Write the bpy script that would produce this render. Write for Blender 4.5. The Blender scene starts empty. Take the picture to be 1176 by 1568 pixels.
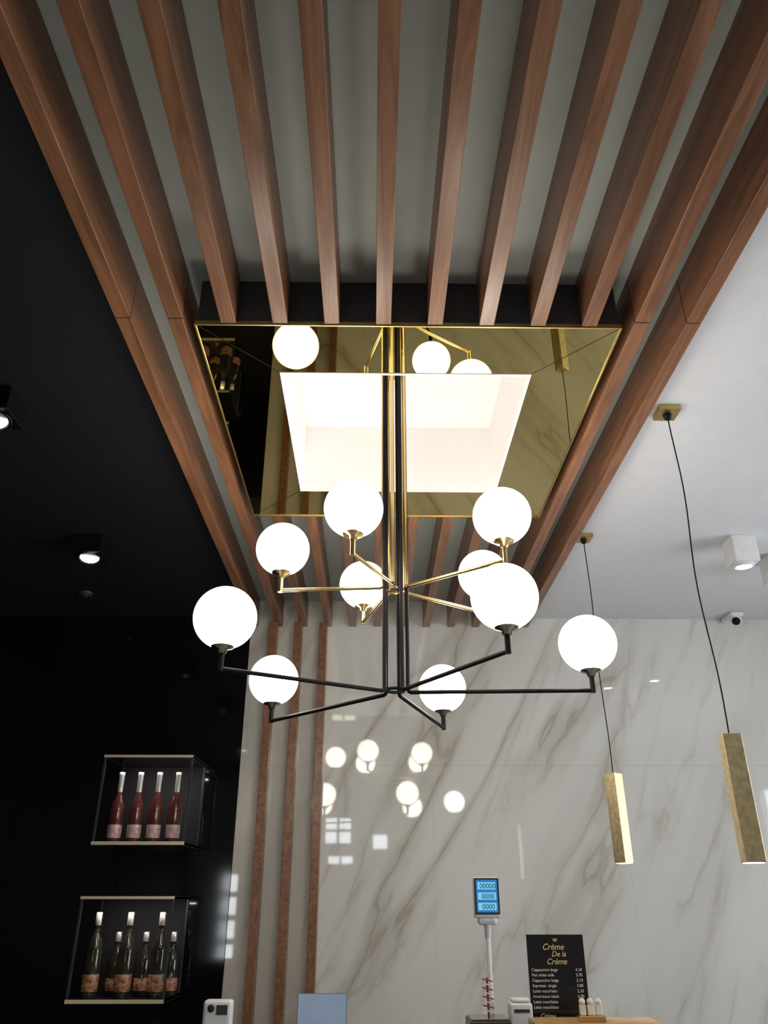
import bpy, math, random
from mathutils import Vector, Matrix
random.seed(4)
scene = bpy.context.scene
try:
    scene.view_settings.view_transform = 'Standard'
    scene.view_settings.look = 'None'
except Exception: pass
EYE = 1.5
PHI = 0.014
S = 1.03
WY = 5.05*S          # marble wall face
ZB = EYE+1.65*S      # slat bottoms / mirror plane
ZC = EYE+1.715*S     # side ceilings
ZR = ZB+0.19         # recess ceiling above slats
ZW = EYE+2.045       # top of the white coffer

def C(X, Y, z):      # camera-yaw frame -> room frame
    return Vector((X*math.cos(PHI)+Y*math.sin(PHI), -X*math.sin(PHI)+Y*math.cos(PHI), EYE+z))

# ------------------------------------------------ materials
def new_mat(name):
    m = bpy.data.materials.new(name); m.use_nodes = True
    nt = m.node_tree; b = nt.nodes['Principled BSDF']
    return m, nt, b
def simple(name, col, rough=0.5, metal=0.0, emis=None, es=0.0, trans=0.0, bump=0.0, vary=0.06, scale=12, spec=None):
    m, nt, b = new_mat(name)
    b.inputs['Roughness'].default_value = rough
    b.inputs['Metallic'].default_value = metal
    if spec is not None: b.inputs['Specular IOR Level'].default_value = spec
    n = nt.nodes.new('ShaderNodeTexNoise'); n.inputs['Scale'].default_value = scale
    n.inputs['Detail'].default_value = 4
    tc = nt.nodes.new('ShaderNodeTexCoord'); nt.links.new(tc.outputs['Object'], n.inputs['Vector'])
    r = nt.nodes.new('ShaderNodeValToRGB')
    r.color_ramp.elements[0].position = 0.3; r.color_ramp.elements[1].position = 0.7
    r.color_ramp.elements[0].color = [c*(1-vary) for c in col]+[1]
    r.color_ramp.elements[1].color = [min(1, c*(1+vary)) for c in col]+[1]
    nt.links.new(n.outputs['Fac'], r.inputs['Fac']); nt.links.new(r.outputs['Color'], b.inputs['Base Color'])
    if emis:
        b.inputs['Emission Color'].default_value = (*emis, 1); b.inputs['Emission Strength'].default_value = es
    if trans: b.inputs['Transmission Weight'].default_value = trans
    if bump:
        bp = nt.nodes.new('ShaderNodeBump'); bp.inputs['Strength'].default_value = bump
        nt.links.new(n.outputs['Fac'], bp.inputs['Height']); nt.links.new(bp.outputs['Normal'], b.inputs['Normal'])
    return m

def math_node(nt, op, a, b=None):
    n = nt.nodes.new('ShaderNodeMath'); n.operation = op
    for i, v in enumerate((a, b)):
        if v is None: continue
        if isinstance(v, (int, float)): n.inputs[i].default_value = v
        else: nt.links.new(v, n.inputs[i])
    return n.outputs[0]
def maprange(nt, v, a, b, c, d):
    n = nt.nodes.new('ShaderNodeMapRange'); n.interpolation_type = 'SMOOTHSTEP'
    nt.links.new(v, n.inputs['Value'])
    for k, x in zip(('From Min', 'From Max', 'To Min', 'To Max'), (a, b, c, d)): n.inputs[k].default_value = x
    return n.outputs['Result']
def mixcol(nt, fac, a, b):
    n = nt.nodes.new('ShaderNodeMix'); n.data_type = 'RGBA'
    nt.links.new(fac, n.inputs[0])
    for i, v in ((6, a), (7, b)):
        if isinstance(v, tuple): n.inputs[i].default_value = v
        else: nt.links.new(v, n.inputs[i])
    return n.outputs[2]

def marble():
    m, nt, b = new_mat('marble_calacatta')
    tc = nt.nodes.new('ShaderNodeTexCoord')
    def stretched(ang, along, across, off):
        mp = nt.nodes.new('ShaderNodeMapping'); mp.vector_type = 'POINT'
        nt.links.new(tc.outputs['Object'], mp.inputs['Vector'])
        mp.inputs['Rotation'].default_value = (0, math.radians(ang), 0)
        mp.inputs['Location'].default_value = off
        mp2 = nt.nodes.new('ShaderNodeMapping')
        nt.links.new(mp.outputs['Vector'], mp2.inputs['Vector'])
        mp2.inputs['Scale'].default_value = (across, 1, along)
        return mp2.outputs['Vector']
    def noise(vec, sc, det, dist, rough=0.5):
        n = nt.nodes.new('ShaderNodeTexNoise'); nt.links.new(vec, n.inputs['Vector'])
        n.inputs['Scale'].default_value = sc; n.inputs['Detail'].default_value = det
        n.inputs['Distortion'].default_value = dist; n.inputs['Roughness'].default_value = rough
        return n.outputs['Fac']
    v1 = stretched(-31, 0.34, 1.6, (0.3, 0, 1.7))
    v2 = stretched(-24, 0.40, 2.0, (4.3, 2, 5.7))
    n1 = noise(v1, 1.5, 5, 0.15, 0.45)
    r1 = math_node(nt, 'ABSOLUTE', math_node(nt, 'SUBTRACT', n1, 0.5))
    thin = maprange(nt, r1, 0.0, 0.013, 1, 0)
    soft = maprange(nt, r1, 0.0, 0.09, 1, 0)
    n2 = noise(v2, 2.1, 6, 0.25, 0.45)
    r2 = math_node(nt, 'ABSOLUTE', math_node(nt, 'SUBTRACT', n2, 0.47))
    thin2 = maprange(nt, r2, 0.0, 0.012, 1, 0)
    soft2 = maprange(nt, r2, 0.0, 0.07, 1, 0)
    mask = maprange(nt, noise(v2, 1.3, 2, 0), 0.42, 0.62, 0, 1)
    mask2 = maprange(nt, noise(v1, 2.3, 2, 0), 0.42, 0.62, 0, 1)
    cloud = maprange(nt, noise(v1, 1.1, 3, 0.2), 0.4, 0.75, 0, 1)
    base = mixcol(nt, cloud, (0.75, 0.74, 0.71, 1), (0.645, 0.63, 0.60, 1))
    c = mixcol(nt, math_node(nt, 'MULTIPLY', math_node(nt, 'MULTIPLY', soft, mask), 0.6), base, (0.46, 0.425, 0.36, 1))
    c = mixcol(nt, math_node(nt, 'MULTIPLY', math_node(nt, 'MULTIPLY', soft2, mask2), 0.4), c, (0.50, 0.48, 0.44, 1))
    c = mixcol(nt, math_node(nt, 'MULTIPLY', math_node(nt, 'MULTIPLY', thin, mask), 0.5), c, (0.34, 0.25, 0.15, 1))
    c = mixcol(nt, math_node(nt, 'MULTIPLY', math_node(nt, 'MULTIPLY', thin2, mask2), 0.32), c, (0.42, 0.34, 0.24, 1))
    sep = nt.nodes.new('ShaderNodeSeparateXYZ'); nt.links.new(tc.outputs['Object'], sep.inputs[0])
    jz = math_node(nt, 'ABSOLUTE', math_node(nt, 'SUBTRACT', sep.outputs['Z'], EYE+0.775))
    jx = math_node(nt, 'PINGPONG', math_node(nt, 'ADD', sep.outputs['X'], 20.02), 0.6)
    j = math_node(nt, 'MAXIMUM', math_node(nt, 'LESS_THAN', jz, 0.0018), math_node(nt, 'LESS_THAN', jx, 0.0010))
    c = mixcol(nt, math_node(nt, 'MULTIPLY', j, 0.4), c, (0.4, 0.37, 0.33, 1))
    nt.links.new(c, b.inputs['Base Color'])
    b.inputs['Roughness'].default_value = 0.03
    b.inputs['IOR'].default_value = 1.6
    return m
def wood():
    m, nt, b = new_mat('warm_wood_slat')
    tc = nt.nodes.new('ShaderNodeTexCoord'); mp = nt.nodes.new('ShaderNodeMapping')
    mp.inputs['Scale'].default_value = (9, 0.7, 9)
    nt.links.new(tc.outputs['Object'], mp.inputs['Vector'])
    n = nt.nodes.new('ShaderNodeTexNoise'); nt.links.new(mp.outputs['Vector'], n.inputs['Vector'])
    n.inputs['Scale'].default_value = 2.2; n.inputs['Detail'].default_value = 8; n.inputs['Distortion'].default_value = 1.6
    n.inputs['Roughness'].default_value = 0.65
    r = nt.nodes.new('ShaderNodeValToRGB'); nt.links.new(n.outputs['Fac'], r.inputs['Fac'])
    r.color_ramp.elements[0].position = 0.32; r.color_ramp.elements[0].color = (0.14, 0.058, 0.028, 1)
    r.color_ramp.elements[1].position = 0.68; r.color_ramp.elements[1].color = (0.32, 0.145, 0.075, 1)
    nt.links.new(r.outputs['Color'], b.inputs['Base Color'])
    b.inputs['Roughness'].default_value = 0.32
    return m
def globe_mat():
    m, nt, b = new_mat('opal_glass_lit')
    b.inputs['Base Color'].default_value = (0.95, 0.94, 0.9, 1)
    lw = nt.nodes.new('ShaderNodeLayerWeight'); lw.inputs['Blend'].default_value = 0.5
    c = mixcol(nt, lw.outputs['Facing'], (1, 0.96, 0.87, 1), (1, 0.88, 0.68, 1))
    nt.links.new(c, b.inputs['Emission Color'])
    nt.links.new(maprange(nt, lw.outputs['Facing'], 0.35, 0.93, 15.5, 0.6), b.inputs['Emission Strength'])
    return m

M = {}
M['marble'] = marble(); M['wood'] = wood(); M['globe'] = globe_mat()
M['coffer'] = simple('white_coffer_lacquer_glow', (0.80, 0.775, 0.765), 0.5, vary=0.01, emis=(1, 0.96, 0.95), es=0.06)  # faint emission in the lacquer stands in for light inside the coffer
M['goldmirror'] = simple('gold_mirror', (0.60, 0.49, 0.22), 0.01, 1.0, vary=0.02, scale=2)
M['brass'] = simple('brushed_brass', (0.72, 0.52, 0.24), 0.25, 1.0)
M['brassdark'] = simple('satin_brass', (0.55, 0.40, 0.17), 0.38, 1.0)
M['leaf'] = simple('gold_leaf', (0.88, 0.70, 0.40), 0.45, 1.0, bump=0.4, vary=0.2, scale=55)
M['black'] = simple('black_metal', (0.004, 0.004, 0.005), 0.5, 0.0, spec=0.18)
M['nickel'] = simple('smoked_nickel', (0.35, 0.31, 0.25), 0.2, 1.0)
M['blackwall'] = simple('black_gloss_panel', (0.004, 0.004, 0.005), 0.07, 0.0)
M['blackceil'] = simple('black_paint', (0.006, 0.006, 0.011), 0.6)
M['whiteceil'] = simple('white_plaster', (0.74, 0.74, 0.78), 0.6, vary=0.02)
M['greyceil'] = simple('grey_plaster', (0.54, 0.585, 0.57), 0.7, vary=0.03)
M['side'] = simple('dark_box_board', (0.06, 0.06, 0.065), 0.6)
M['whitewall'] = simple('wall_paint', (0.5, 0.48, 0.46), 0.7)
M['floor'] = simple('pale_stone_tile', (0.44, 0.43, 0.41), 0.25, vary=0.12, scale=3)
M['whiteplastic'] = simple('white_plastic', (0.8, 0.8, 0.8), 0.35)
M['beigeplastic'] = simple('cream_plastic', (0.75, 0.72, 0.64), 0.4)
M['led'] = simple('led_lens', (1, 1, 1), 0.3, emis=(1, 0.97, 0.9), es=30)
M['ledsoft'] = simple('led_diffuser', (1, 1, 1), 0.3, emis=(1, 0.9, 0.7), es=5)
M['lcd'] = simple('lcd_blue', (0.02, 0.1, 0.25), 0.2, emis=(0.02, 0.17, 0.42), es=0.8)
M['lcdwin'] = simple('lcd_window', (0.2, 0.5, 0.7), 0.2, emis=(0.12, 0.45, 0.7), es=0.8)
M['lcddig'] = simple('lcd_digit', (0.02, 0.05, 0.1), 0.4)
M['ink'] = simple('chalk_gold', (0.75, 0.6, 0.25), 0.5)
M['inkw'] = simple('chalk_white', (0.75, 0.72, 0.65), 0.5)
M['board'] = simple('menu_black', (0.01, 0.01, 0.012), 0.12)
M['red'] = simple('red_card', (0.35, 0.03, 0.04), 0.4)
M['tray'] = simple('honey_wood', (0.50, 0.30, 0.12), 0.35, vary=0.25, scale=20)
M['tablet'] = simple('pale_blue_screen', (0.35, 0.45, 0.6), 0.15, emis=(0.4, 0.55, 0.8), es=0.15)
M['darkplastic'] = simple('dark_plastic', (0.03, 0.035, 0.04), 0.3)
M['foil'] = simple('silver_foil', (0.8, 0.78, 0.78), 0.3, 0.6)
M['roseglass'] = simple('rose_wine_glass', (0.075, 0.022, 0.020), 0.05, 0.0, vary=0.3)
M['roselabel'] = simple('rose_label', (0.50, 0.34, 0.33), 0.5, vary=0.5, scale=40)
M['greenglass'] = simple('dark_amber_glass', (0.02, 0.018, 0.012), 0.05, vary=0.3)
M['copperlabel'] = simple('copper_label', (0.32, 0.15, 0.08), 0.4, vary=0.8, scale=60)
M['frame'] = simple('window_frame_dark', (0.03, 0.03, 0.03), 0.4)
M['counter'] = simple('counter_dark_panel', (0.06, 0.055, 0.05), 0.35)
M['clearshelf'] = simple('smoked_shelf', (0.03, 0.03, 0.035), 0.1)
M['shelfedge'] = simple('lit_brass_edge', (0.75, 0.6, 0.4), 0.35, 0.9, emis=(1, 0.78, 0.5), es=0.10)

# ------------------------------------------------ geometry helpers
def mesh_obj(name, verts, faces, mats, idx=None, smooth=False):
    me = bpy.data.meshes.new(name); me.from_pydata([tuple(v) for v in verts], [], faces); me.update()
    for m in (mats if isinstance(mats, list) else [mats]): me.materials.append(m)
    if idx:
        for p, i in zip(me.polygons, idx): p.material_index = i
    if smooth:
        for p in me.polygons: p.use_smooth = True
    o = bpy.data.objects.new(name, me); scene.collection.objects.link(o); return o
def box(name, x0, x1, y0, y1, z0, z1, mat, bevel=0.0):
    v = [(x, y, z) for z in (z0, z1) for y in (y0, y1) for x in (x0, x1)]
    f = [(0, 2, 3, 1), (4, 5, 7, 6), (0, 1, 5, 4), (2, 6, 7, 3), (0, 4, 6, 2), (1, 3, 7, 5)]
    o = mesh_obj(name, v, f, mat)
    if bevel:
        b = o.modifiers.new('b', 'BEVEL'); b.width = bevel; b.segments = 3
        apply_mods(o)
    return o
def apply_mods(o):
    bpy.ops.object.select_all(action='DESELECT'); o.select_set(True); bpy.context.view_layer.objects.active = o
    bpy.ops.object.convert(target='MESH')
def join(objs, name):
    bpy.ops.object.select_all(action='DESELECT')
    for o in objs: o.select_set(True)
    bpy.context.view_layer.objects.active = objs[0]
    if len(objs) > 1: bpy.ops.object.join()
    o = bpy.context.view_layer.objects.active
    o.name = name; o.data.name = name
    return o
def lathe(name, prof, center, mats, zmat=None, seg=32, axis=None):
    v = []; f = []; idx = []
    for (r, z) in prof:
        for k in range(seg):
            a = 2*math.pi*k/seg; v.append(Vector((r*math.cos(a), r*math.sin(a), z)))
    for i in range(len(prof)-1):
        for k in range(seg):
            k2 = (k+1) % seg
            f.append((i*seg+k, i*seg+k2, (i+1)*seg+k2, (i+1)*seg+k))
            idx.append(zmat[i] if zmat else 0)
    if axis is not None:
        q = Vector((0, 0, 1)).rotation_difference(Vector(axis).normalized())
        v = [q @ p for p in v]
    v = [p+Vector(center) for p in v]
    return mesh_obj(name, v, f, mats, idx, True)
def tube(name, pts, r, mat, res=4, cyclic=False):
    cu = bpy.data.curves.new(name, 'CURVE'); cu.dimensions = '3D'; cu.bevel_depth = r; cu.bevel_resolution = res
    cu.use_fill_caps = True
    s = cu.splines.new('POLY'); s.points.add(len(pts)-1)
    for p, q in zip(s.points, pts): p.co = (*q, 1)
    s.use_cyclic_u = cyclic
    cu.materials.append(mat)
    o = bpy.data.objects.new(name, cu); scene.collection.objects.link(o)
    apply_mods(o)
    for p in o.data.polygons: p.use_smooth = True
    return o
def sphere(name, c, r, mat, seg=48, ring=24):
    prof = [(max(1e-5, r*math.sin(math.pi*i/ring)), -r*math.cos(math.pi*i/ring)) for i in range(ring+1)]
    return lathe(name, prof, c, mat, seg=seg)
def text(body, loc, size, mat, align='CENTER', shear=0.0):
    cu = bpy.data.curves.new('txt', 'FONT'); cu.body = body; cu.size = size; cu.align_x = align; cu.extrude = 0.0004; cu.shear = shear
    cu.materials.append(mat)
    o = bpy.data.objects.new('txt', cu); scene.collection.objects.link(o)
    o.location = loc; o.rotation_euler = (math.radians(90), 0, 0)
    apply_mods(o)
    o.data.transform(o.matrix_world); o.matrix_world = Matrix.Identity(4)
    return o

mx0, mx1, my0, my1 = -0.575*S, 0.79*S, 1.97*S, 3.35*S
cx, cy = (mx0+mx1)/2, (my0+my1)/2
h = 0.443
# ------------------------------------------------ room shell
XL, XR, YB = -2.9, 4.2, -3.2
slat_c = 0.112; sp = 0.1704; sw = 0.025
def sx(k): return slat_c+(k-3.5)*sp
xl_edge = sx(-2)-sw; xr_edge = sx(9)+sw
box('floor', XL, XR, YB, WY, -0.1, 0, M['floor'])
box('wall_far', xl_edge, XR, WY, WY+0.15, 0, ZR, M['marble'])
segs = [box('backing', XL, xl_edge, WY+0.001, WY+0.15, 0, ZR, M['black'])]
x = xl_edge
n = 3; wpan = (x-XL)/n
for i in range(n):
    for (a, b_) in ((0.0, 1.1), (1.1, 2.4), (2.4, ZR)):
        segs.append(box('p', x-(i+1)*wpan+0.002, x-i*wpan-0.002, WY-0.01, WY+0.001, a+0.002, b_-0.002, M['blackwall']))
join(segs, 'wall_far_black')
box('wall_left', XL-0.15, XL, YB, WY, 0, ZR, M['blackceil'])
def holed(name, lo, hi, holes, place, mat):
    us = sorted(set([lo, hi]+[h_[0] for h_ in holes]+[h_[1] for h_ in holes]))
    zs = sorted(set([0, ZR]+[h_[2] for h_ in holes]+[h_[3] for h_ in holes]))
    parts = []
    for i in range(len(us)-1):
        for j in range(len(zs)-1):
            cu, cz = (us[i]+us[i+1])/2, (zs[j]+zs[j+1])/2
            if any(h_[0] < cu < h_[1] and h_[2] < cz < h_[3] for h_ in holes): continue
            parts.append(place(us[i], us[i+1], zs[j], zs[j+1], mat))
    return join(parts, name)
backholes = [(-0.78, -0.33, 2.30, 2.72), (0.0, 0.26, 2.22, 2.46), (-0.72, -0.30, 2.0, 2.14), (-2.40, -2.08, 0.6, 1.9)]
holed('wall_back', XL, XR, backholes, lambda a, b, c, d, m: box('w', a, b, YB-0.15, YB, c, d, m), M['whitewall'])
righthole = [(1.3, 3.7, 0.8, 2.6)]  # unseen side window, added to bring more light onto ceiling and slats
holed('wall_right', YB, WY, righthole, lambda a, b, c, d, m: box('w', XR, XR+0.15, a, b, c, d, m), M['whitewall'])
def window_y(name, a, b, c, d, nx, nz, t):
    p = []
    for i in range(nx+1):
        u = a+(b-a)*i/nx; p.append(box('f', max(a, u-t), min(b, u+t), YB-0.1, YB-0.04, c, d, M['frame']))
    for j in range(nz+1):
        z = c+(d-c)*j/nz; p.append(box('f', a, b, YB-0.1, YB-0.04, max(c, z-t), min(d, z+t), M['frame']))
    join(p, name)
window_y('window_1', *backholes[0], 2, 2, 0.02)
window_y('window_2', *backholes[1], 1, 1, 0.015)
window_y('window_3', *backholes[2], 2, 1, 0.015)
window_y('window_4', *backholes[3], 1, 4, 0.04)
p = []
a, b, c, d = righthole[0]
for i in range(5):
    u = a+(b-a)*i/4; p.append(box('f', XR+0.04, XR+0.1, max(a, u-0.03), min(b, u+0.03), c, d, M['frame']))
for j in range(3):
    z = c+(d-c)*j/2; p.append(box('f', XR+0.04, XR+0.1, a, b, max(c, z-0.03), min(d, z+0.03), M['frame']))
join(p, 'added_side_window')
g_ = h+0.012
join([box('c', xl_edge, xr_edge, YB, cy-g_, ZR, ZR+0.12, M['greyceil']),
      box('c', xl_edge, xr_edge, cy+g_, WY, ZR, ZR+0.12, M['greyceil']),
      box('c', xl_edge, cx-g_, cy-g_, cy+g_, ZR, ZR+0.12, M['greyceil']),
      box('c', cx+g_, xr_edge, cy-g_, cy+g_, ZR, ZR+0.12, M['greyceil']),
      box('c', cx-g_-0.05, cx+g_+0.05, cy-g_-0.05, cy+g_+0.05, ZW+0.013, ZW+0.06, M['greyceil'])], 'ceiling')
box('ceiling_left', XL, xl_edge-0.001, YB, WY-0.011, ZC, ZR+0.12, M['blackceil'])
box('ceiling_right', xr_edge+0.001, XR, YB, WY-0.001, ZC, ZR+0.12, M['whiteceil'])

# ------------------------------------------------ slats
parts = []
for k in range(-2, 10):
    xc = sx(k)
    spans = [(YB, my0-0.006), (my1+0.006, WY-0.001)] if 0 <= k <= 7 else [(YB, my0-0.03), (my0-0.027, WY-0.001)]
    for (a, b_) in spans:
        parts.append(box('s', xc-sw, xc+sw, a, b_, ZB, ZR-0.0005, M['wood'], bevel=0.002))
join(parts, 'ceiling_slats')
parts = []
for k in (-1, 0, 1):
    xc = sx(k)-0.03
    parts.append(box('s', xc-sw, xc+sw, WY-0.10, WY-0.0005, 0.001, ZB-0.001, M['wood'], bevel=0.002))
join(parts, 'wall_slats')

# ------------------------------------------------ mirror box with white coffer
parts = []
o = [(mx0, my0), (mx1, my0), (mx1, my1), (mx0, my1)]
i_ = [(cx-h, cy-h), (cx+h, cy-h), (cx+h, cy+h), (cx-h, cy+h)]
e_ = 0.002
for (a, b_, c, d) in ((mx0+e_, mx1-e_, my0+e_, cy-g_), (mx0+e_, mx1-e_, cy+g_, my1-e_), (mx0+e_, cx-g_, cy-g_, cy+g_), (cx+g_, mx1-e_, cy-g_, cy+g_)):
    parts.append(box('core', a, b_, c, d, ZB+0.004, ZR-0.001, M['side']))
for k in range(4):
    k2 = (k+1) % 4
    quad = [o[k], o[k2], i_[k2], i_[k]]
    cxx = sum(q[0] for q in quad)/4; cyy = sum(q[1] for q in quad)/4
    quad = [((q[0]-cxx)*0.997+cxx, (q[1]-cyy)*0.994+cyy) for q in quad]
    v = [(q[0], q[1], ZB) for q in quad]+[(q[0], q[1], ZB+0.004) for q in quad]
    f = [(3, 2, 1, 0), (4, 5, 6, 7)]+[(j, (j+1) % 4, 4+(j+1) % 4, 4+j) for j in range(4)]
    parts.append(mesh_obj('m', v, f, M['goldmirror']))
w_ = 0.011
parts += [box('cof', cx-h-w_, cx+h+w_, cy-h-w_, cy-h, ZB-0.002, ZW, M['coffer']),
          box('cof', cx-h-w_, cx+h+w_, cy+h, cy+h+w_, ZB-0.002, ZW, M['coffer']),
          box('cof', cx-h-w_, cx-h, cy-h, cy+h, ZB-0.002, ZW, M['coffer']),
          box('cof', cx+h, cx+h+w_, cy-h, cy+h, ZB-0.002, ZW, M['coffer']),
          box('cof', cx-h-w_, cx+h+w_, cy-h-w_, cy+h+w_, ZW, ZW+0.012, M['coffer'])]
t = 0.005
parts.append(box('e', mx0-t, mx1+t, my0-t, my0, ZB-0.004, ZB+0.012, M['brassdark']))
parts.append(box('e', mx0-t, mx1+t, my1, my1+t, ZB-0.004, ZB+0.012, M['brassdark']))
parts.append(box('e', mx0-t, mx0, my0, my1, ZB-0.004, ZB+0.012, M['brassdark']))
parts.append(box('e', mx1, mx1+t, my0, my1, ZB-0.004, ZB+0.012, M['brassdark']))
join(parts, 'mirrored_ceiling_coffer')

# ------------------------------------------------ chandelier
R = 0.103
hub = Vector((0.040, 2.73))
low = [(-.516, 2.415), (-.460, 3.216), (.728, 2.70), (.253, 3.36), (.364, 2.22)]
upp = [(-.390, 2.747), (-.105, 2.398), (.415, 2.457), (.411, 3.008), (-.088, 3.126)]
parts = []
def arm(e, zr, mat, rr, off):
    e = Vector(e); d = (e-hub).normalized()
    rp = hub+Vector((math.cos(off), math.sin(off)))*rr
    top = C(rp.x, rp.y, 0); top.z = ZW-0.002
    a = C(rp.x, rp.y, zr); b_ = C(e.x, e.y, zr); g = C(e.x, e.y, zr+0.168)
    r = 0.0074
    pts = [top, a+Vector((0, 0, 0.012)), a+Vector((0, 0, 0.004))+(b_-a).normalized()*0.004, a+(b_-a).normalized()*0.012, b_]
    parts.append(tube('rod', pts, r, mat))
    parts.append(tube('stem', [b_-Vector((0, 0, r)), b_+Vector((0, 0, 0.062))], 0.0092, mat))
    parts.append(lathe('cup', [(1e-4, -0.012), (0.014, -0.012), (0.016, 0.0), (0.034, 0.006), (0.040, 0.018), (0.038, 0.022)], g-Vector((0, 0, R+0.004)), M['nickel'] if mat is M['black'] else M['brass']))
    parts.append(sphere('globe', g, R, M['globe']))
for j, e in enumerate(low):
    d = Vector(e)-hub
    arm(e, 0.652, M['black'], 0.044, math.atan2(d.y, d.x))
for j, e in enumerate(upp):
    d = Vector(e)-hub
    arm(e, 1.041, M['brass'], 0.044, math.atan2(d.y, d.x)+0.25)
hc = C(hub.x, hub.y, 0)
for zr, mt in ((0.66, 'black'), (1.035, 'brass')):
    parts.append(lathe('collar', [(0.030, -0.005), (0.035, -0.005), (0.035, 0.005), (0.030, 0.005), (0.030, -0.005)], (hc.x, hc.y, EYE+zr), M[mt]))
parts.append(lathe('canopy', [(1e-4, -0.012), (0.055, -0.012), (0.058, -0.008), (0.058, 0.0)], (hc.x, hc.y, ZW-0.0005), M['brass']))
join(parts, 'globe_chandelier')

# ------------------------------------------------ pendants
def pendant(x, y, ztop, wob, rot):
    parts = []
    L = 0.385; w = 0.030
    parts.append(box('can', x-0.043, x+0.043, y-0.043, y+0.043, ZC-0.024, ZC-0.0005, M['brassdark'], bevel=0.002))
    parts.append(lathe('grip', [(1e-4, -0.02), (0.012, -0.02), (0.018, 0.0)], (x, y, ZC-0.024), M['black']))
    pts = []
    z0 = ZC-0.03
    for i in range(25):
        t_ = i/24
        pts.append((x+wob*math.sin(t_*math.pi*2.5)*math.sin(t_*math.pi), y, z0+(ztop-z0)*t_))
    parts.append(tube('cord', pts, 0.0025, M['black']))
    b_ = box('t', -w, w, -w, w, -L, 0, M['leaf'], bevel=0.002)
    c_ = box('d', -w*0.85, w*0.85, -w*0.85, w*0.85, -L-0.002, -L+0.004, M['ledsoft'])
    for q in (b_, c_):
        q.data.transform(Matrix.Translation((x, y, ztop)) @ Matrix.Rotation(rot, 4, 'Z'))
        parts.append(q)
    o = join(parts, 'tube_pendant_light')
    l = bpy.data.lights.new('pendant_bulb', 'SPOT'); l.energy = 8; l.color = (1, 0.85, 0.65); l.spot_size = math.radians(100); l.shadow_soft_size = 0.03
    lo = bpy.data.objects.new('pendant_bulb', l); scene.collection.objects.link(lo); lo.location = (x, y, ztop-L-0.02); lo.parent = o
pendant(1.14*S, 2.53*S, EYE+0.473*S, 0.012, math.radians(-8))
pendant(1.10*S, 3.706*S, EYE+0.517*S, 0.006, math.radians(38))

# ------------------------------------------------ spots
def ceiling_spot(x, y, w, hgt, body, tilt, energy, name):
    parts = []
    parts.append(box('b', x-w/2, x+w/2, y-w/2, y+w/2, ZC-hgt, ZC-0.0005, M[body], bevel=0.004))
    n = Vector((tilt[0], tilt[1], -1)).normalized()
    c = Vector((x, y, ZC-hgt))
    parts.append(lathe('ring', [(w*0.30, -0.01), (w*0.42, -0.01), (w*0.42, 0.012), (w*0.36, 0.016), (w*0.30, 0.004)], c, M['black' if body == 'black' else 'whiteplastic'], axis=n))
    parts.append(lathe('lens', [(1e-4, 0.008), (w*0.30, 0.004), (w*0.30, -0.006)], c, M['led'], axis=n))
    o = join(parts, name)
    l = bpy.data.lights.new('bulb', 'SPOT'); l.energy = energy; l.color = (1, 0.95, 0.86); l.spot_size = math.radians(80); l.spot_blend = 0.8; l.shadow_soft_size = 0.03
    lo = bpy.data.objects.new('spot_bulb', l); scene.collection.objects.link(lo)
    lo.location = c+n*0.03; lo.rotation_euler = n.to_track_quat('-Z', 'Y').to_euler(); lo.parent = o
ceiling_spot(-1.50*S, 3.80*S, 0.16, 0.10, 'black', (0.1, -0.25), 15, 'added_black_downlight')
ceiling_spot(-1.43*S, 2.48*S, 0.16, 0.10, 'black', (0.1, -0.25), 15, 'added_black_downlight')
ceiling_spot(1.935*S, 3.74*S, 0.13, 0.15, 'whiteplastic', (0, 0.05), 14, 'added_white_downlight')
ceiling_spot(2.24*S, 3.98*S, 0.13, 0.15, 'whiteplastic', (0, 0.05), 14, 'added_white_downlight')
for (xx, yy) in ((1.9, -0.6), (1.9, -2.2), (3.2, -1.4), (3.2, 0.8)):  # unseen downlights, added so floor bounce brightens the slat recess
    ceiling_spot(xx, yy, 0.13, 0.15, 'whiteplastic', (0, 0.0), 52, 'added_white_downlight')
for yy in (0.4, -1.4):  # two more unseen downlights, added as fill
    ceiling_spot(-1.6, yy, 0.16, 0.10, 'black', (0.0, 0.0), 45, 'added_black_downlight')
join([lathe('a', [(1e-4, -0.03), (0.02, -0.03), (0.028, -0.022), (0.04, -0.018), (0.05, -0.004), (0.05, 0)], (-1.80*S, 4.6*S, ZC-0.0005), M['darkplastic']),
      lathe('b', [(0.028, -0.026), (0.031, -0.028), (0.034, -0.022)], (-1.80*S, 4.6*S, ZC), M['nickel'])], 'smoke_detector')
xs, ys = 2.41*S, WY-0.13
join([box('base', xs-0.045, xs+0.045, ys-0.045, WY-0.0005, ZC-0.034, ZC-0.0008, M['whiteplastic'], bevel=0.012),
      sphere('ball', (xs, ys-0.01, ZC-0.055), 0.036, M['whiteplastic'], 32, 16),
      lathe('eye', [(1e-4, 0.012), (0.018, 0.010), (0.026, 0.0), (0.028, -0.008)], (xs-0.012, ys-0.034, ZC-0.068), M['black'], axis=(-0.35, -1, -0.4))], 'ceiling_mounted_security_camera')

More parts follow.
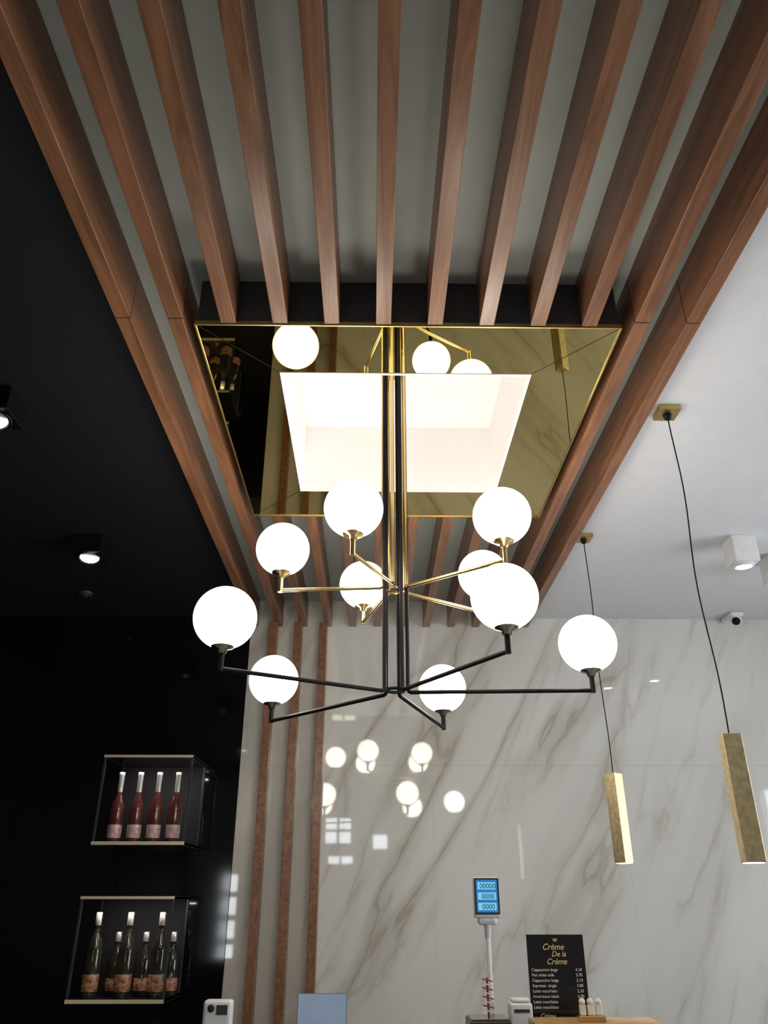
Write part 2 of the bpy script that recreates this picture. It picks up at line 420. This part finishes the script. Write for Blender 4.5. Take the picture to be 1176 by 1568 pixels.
# ------------------------------------------------ bottle shelves
def shelf(x0, x1, yf, yb, z0, z1):
    t = 0.012; parts = []
    parts.append(box('bot', x0, x1, yf+0.004, yb, z0, z0+t, M['clearshelf']))
    parts.append(box('top', x0, x1, yf+0.004, yb, z1-t, z1, M['clearshelf']))
    parts.append(box('e1', x0, x1, yf-0.004, yf+0.004, z0-0.002, z0+t+0.004, M['shelfedge']))
    parts.append(box('e2', x0, x1, yf-0.004, yf+0.004, z1-t, z1+0.002, M['shelfedge']))
    for xx in (x0, x1-t):
        for yy in (yf+0.004, yb-t):
            parts.append(box('post', xx, xx+t, yy, yy+t, z0+t, z1-t, M['darkplastic']))
        parts.append(box('rail', xx, xx+t, yf, yb, z1-t-0.002, z1+0.003, M['darkplastic']))
        parts.append(box('rail', xx, xx+t, yf, yb, z0-0.003, z0+t, M['darkplastic']))
    parts.append(box('back', x0, x1, yb-0.006, yb-0.002, z0+t, z1-t, M['blackceil']))
    return join(parts, 'bottle_shelf')
def bottle(name, x, y, z, H, kind):
    if kind == 'rose':
        prof = [(1e-4, 0), (.036, 0), (.040, .006), (.040, .02), (.0405, .021), (.0405, .08), (.040, .081), (.040, .15), (.036, .178), (.022, .205), (.0145, .23), (.0145, .235), (.0150, .236), (.0155, .315), (.0165, .316), (.0165, .33), (1e-4, .332)]
        zm = [0, 0, 0, 0, 1, 1, 0, 0, 0, 0, 0, 2, 2, 2, 2, 2]
        mats = [M['roseglass'], M['roselabel'], M['foil']]
    else:
        prof = [(1e-4, 0), (.038, 0), (.043, .006), (.043, .03), (.0435, .031), (.0435, .10), (.043, .101), (.043, .19), (.038, .225), (.020, .262), (.0150, .285), (.0150, .305), (.0165, .306), (.0165, .36), (.015, .362), (1e-4, .362)]
        zm = [0, 0, 0, 0, 1, 1, 0, 0, 0, 0, 0, 2, 2, 2, 2]
        mats = [M['greenglass'], M['copperlabel'], M['foil']]
    k = H/prof[-1][1]
    o = lathe(name, [(r, zz*k) for r, zz in prof], (0, 0, 0), mats, zm, seg=28)
    o.location = (x, y, z)
yb_ = WY-0.012; yf_ = 4.66*S
shx0, shx1 = -1.545*S, -1.035*S
z0, z1 = EYE+.272*S, EYE+.746*S
shelf(shx0, shx1, yf_, yb_, z0, z1)
for i in range(4): bottle('rose_wine_bottle', shx0+0.10+i*0.112, yf_+0.07, z0+0.0125, 0.39, 'rose')
z0, z1 = EYE-.47*S, EYE+.015*S
shelf(shx0-0.01, shx1-0.02, yf_, yb_, z0, z1)
for i in range(3): bottle('spirit_bottle', shx0+0.085+i*0.175, yf_+0.07, z0+0.0125, 0.41, 'green')
for i in range(3): bottle('spirit_bottle', shx0+0.165+i*0.155, yf_+0.22, z0+0.0125, 0.31, 'green')
for zz in (EYE+.72*S, EYE-.01*S):
    l = bpy.data.lights.new('shelf_light', 'AREA'); l.shape = 'RECTANGLE'; l.size = 0.42; l.size_y = 0.02; l.energy = 1.1; l.color = (1, 0.85, 0.75)
    lo = bpy.data.objects.new('shelf_led_strip', l); scene.collection.objects.link(lo); lo.location = ((shx0+shx1)/2, yf_+0.02, zz-0.01); lo.rotation_euler = (math.radians(12), 0, 0)

# ------------------------------------------------ counter and things on it
zt = EYE-0.43
join([box('top', -1.6, 3.0, 3.02, 3.55, zt-0.03, zt, M['counter'], bevel=0.004), box('body', -1.55, 2.95, 3.08, 3.5, 0.0, zt-0.03, M['counter'])], 'service_counter')
X = 0.413+0.047; Y = 3.46
parts = [
 box('base', X-0.10, X+0.05, Y-0.12, Y+0.06, zt, zt+0.035, M['darkplastic'], bevel=0.006),
 box('plate', X-0.095, X+0.045, Y-0.115, Y+0.02, zt+0.0355, zt+0.042, M['nickel'], bevel=0.002),
 tube('pole', [(X, Y+0.03, zt+0.03), (X, Y+0.03, EYE-0.09)], 0.0095, M['whiteplastic']),
 lathe('neck', [(0.0095, -0.05), (0.013, -0.045), (0.013, -0.01), (0.02, 0.0)], (X, Y+0.03, EYE-0.085), M['whiteplastic']),
 box('chin', X-0.038, X+0.038, Y+0.008, Y+0.045, EYE-0.09, EYE-0.06, M['beigeplastic'], bevel=0.012),
 box('head', X-0.052, X+0.052, Y+0.005, Y+0.048, EYE-0.065, EYE+0.082, M['beigeplastic'], bevel=0.008),
 box('bez', X-0.050, X+0.050, Y+0.001, Y+0.006, EYE-0.052, EYE+0.079, M['darkplastic'], bevel=0.002),
 box('lcd', X-0.042, X+0.042, Y-0.0005, Y+0.002, EYE-0.045, EYE+0.072, M['lcd']),
 tube('logo', [(X+0.022*math.cos(a*math.pi/8), Y+0.004, EYE-0.071+0.008*math.sin(a*math.pi/8)) for a in range(16)], 0.001, M['lcd'], cyclic=True),
]
for j in range(3):
    zc = EYE+0.050-j*0.037
    parts.append(box('w', X-0.036, X+0.036, Y-0.002, Y-0.0004, zc-0.013, zc+0.013, M['lcdwin']))
    parts.append(text('0000' if j else '00000', (X+0.004, Y-0.0025, zc-0.009), 0.026, M['lcddig']))
join(parts, 'retail_scale')
mx, my, mz = 0.716, 3.46, zt
parts = [box('b', mx-0.111, mx+0.111, my, my+0.006, mz+0.02, mz+0.308, M['board'], bevel=0.001),
         text('Crème', (mx-0.01, my-0.001, mz+0.256), 0.030, M['ink'], shear=0.3), text('De la', (mx+0.01, my-0.001, mz+0.233), 0.026, M['ink'], shear=0.3), text('Crème', (mx, my-0.001, mz+0.207), 0.028, M['ink'], shear=0.3),
         text('w', (mx, my-0.001, mz+0.283), 0.026, M['ink']),
         text('Crème', (mx-0.05, my-0.001, mz+0.032), 0.020, M['ink'], shear=0.3)]
for j in range(8):
    zz = mz+0.192-j*0.0175
    words = random.choice(['Espresso  single', 'Cappuccino large', 'Latte macchiato', 'Hot chocolate', 'Americano black', 'Flat white milk'])
    parts.append(text(words, (mx-0.10, my-0.001, zz-0.008), 0.0145, M['inkw'], 'LEFT'))
    parts.append(text('%d.%d0' % (random.randint(2, 6), random.randint(0, 9)), (mx+0.095, my-0.001, zz-0.008), 0.0145, M['inkw'], 'RIGHT'))
parts.append(box('foot', mx-0.09, mx+0.09, my-0.02, my+0.05, mz, mz+0.006, M['board']))
parts.append(box('foot2', mx-0.09, mx+0.09, my-0.004, my+0.012, mz+0.006, mz+0.03, M['board']))
join(parts, 'menu_board')
px = 0.560
join([box('b', px-0.04, px+0.042, 3.41, 3.50, zt, zt+0.085, M['whiteplastic'], bevel=0.008),
      box('lid', px-0.032, px+0.034, 3.412, 3.47, zt+0.0855, zt+0.098, M['whiteplastic'], bevel=0.005),
      box('slot', px-0.028, px+0.030, 3.407, 3.411, zt+0.055, zt+0.065, M['darkplastic'])], 'receipt_printer')
parts = []
for j in range(8):
    q = box('c', -0.020, 0.020, -0.006, 0.006, -0.002, 0.002, M['red' if j % 2 else 'inkw'])
    q.data.transform(Matrix.Translation((0.432, 3.368, zt+0.064+j*0.014)) @ Matrix.Rotation(math.radians(12), 4, 'Y')); parts.append(q)
parts.append(box('h', 0.429, 0.435, 3.374, 3.380, zt+0.0425, zt+0.17, M['red']))
join(parts, 'card_rack')
join([box('b', 0.58, 1.03, 3.14, 3.40, zt, zt+0.042, M['tray'], bevel=0.004), box('r', 0.58, 1.03, 3.13, 3.145, zt, zt+0.048, M['tray'], bevel=0.003)], 'wooden_tray')
parts = [box('b', 0.740, 0.835, 3.26, 3.30, zt+0.0425, zt+0.060, M['brass'], bevel=0.003)]
for i in range(3):
    xx = 0.758+i*0.029
    parts.append(box('f', xx-0.012, xx+0.012, 3.274, 3.286, zt+0.060, zt+0.094, M['inkw'], bevel=0.004))
    parts.append(sphere('h', (xx, 3.28, zt+0.102), 0.0115, M['inkw'], 20, 12))
join(parts, 'figurine_sign')
tx = -0.22+0.04
join([box('b', tx-0.09, tx+0.09, 3.36, 3.372, zt+0.012, zt+0.121, M['darkplastic'], bevel=0.004),
      box('s', tx-0.088, tx+0.088, 3.358, 3.360, zt+0.014, zt+0.119, M['tablet']),
      box('f', tx-0.05, tx+0.05, 3.34, 3.42, zt, zt+0.012, M['darkplastic'], bevel=0.003)], 'tablet_computer')
tx = -0.62+0.06
join([box('b', tx-0.055, tx+0.05, 3.36, 3.42, zt, zt+0.10, M['whiteplastic'], bevel=0.012),
      lathe('r', [(1e-4, 0.002), (0.012, 0.002), (0.013, 0)], (tx-0.025, 3.36, zt+0.075), M['darkplastic'], axis=(0, -1, 0)),
      box('scr', tx-0.005, tx+0.035, 3.3585, 3.3605, zt+0.055, zt+0.085, M['darkplastic'])], 'payment_terminal')

# ------------------------------------------------ lights
def area(name, loc, rot, sx_, sy_, e, col):
    l = bpy.data.lights.new(name, 'AREA'); l.shape = 'RECTANGLE'; l.size = sx_; l.size_y = sy_; l.energy = e; l.color = col
    o = bpy.data.objects.new(name, l); scene.collection.objects.link(o); o.location = loc; o.rotation_euler = rot
sky = (0.90, 0.96, 1.0)
for nm, (a, b, c, d) in zip(('daylight_a', 'daylight_b', 'daylight_c', 'daylight_d'), backholes):
    area(nm, ((a+b)/2, YB-0.17, (c+d)/2), (math.radians(90), 0, 0), b-a, d-c, 30*(b-a)*(d-c), sky)
a, b, c, d = righthole[0]
area('added_side_daylight', (XR+0.17, (a+b)/2, (c+d)/2), (0, math.radians(90), 0), d-c, b-a, 22*(b-a)*(d-c), sky)  # lamp for the added side window
w = bpy.data.worlds.new('world'); scene.world = w; w.use_nodes = True
w.node_tree.nodes['Background'].inputs[0].default_value = (0.75, 0.85, 1, 1)
w.node_tree.nodes['Background'].inputs[1].default_value = 0.8

# ------------------------------------------------ camera
cam = bpy.data.cameras.new('camera'); co = bpy.data.objects.new('camera', cam); scene.collection.objects.link(co)
cam.sensor_fit = 'VERTICAL'; cam.sensor_height = 36; cam.lens = 1680/2212*36; cam.clip_start = 0.02
co.location = (0, 0, EYE); co.rotation_euler = (math.radians(90+26.5), 0, -PHI)
scene.camera = co
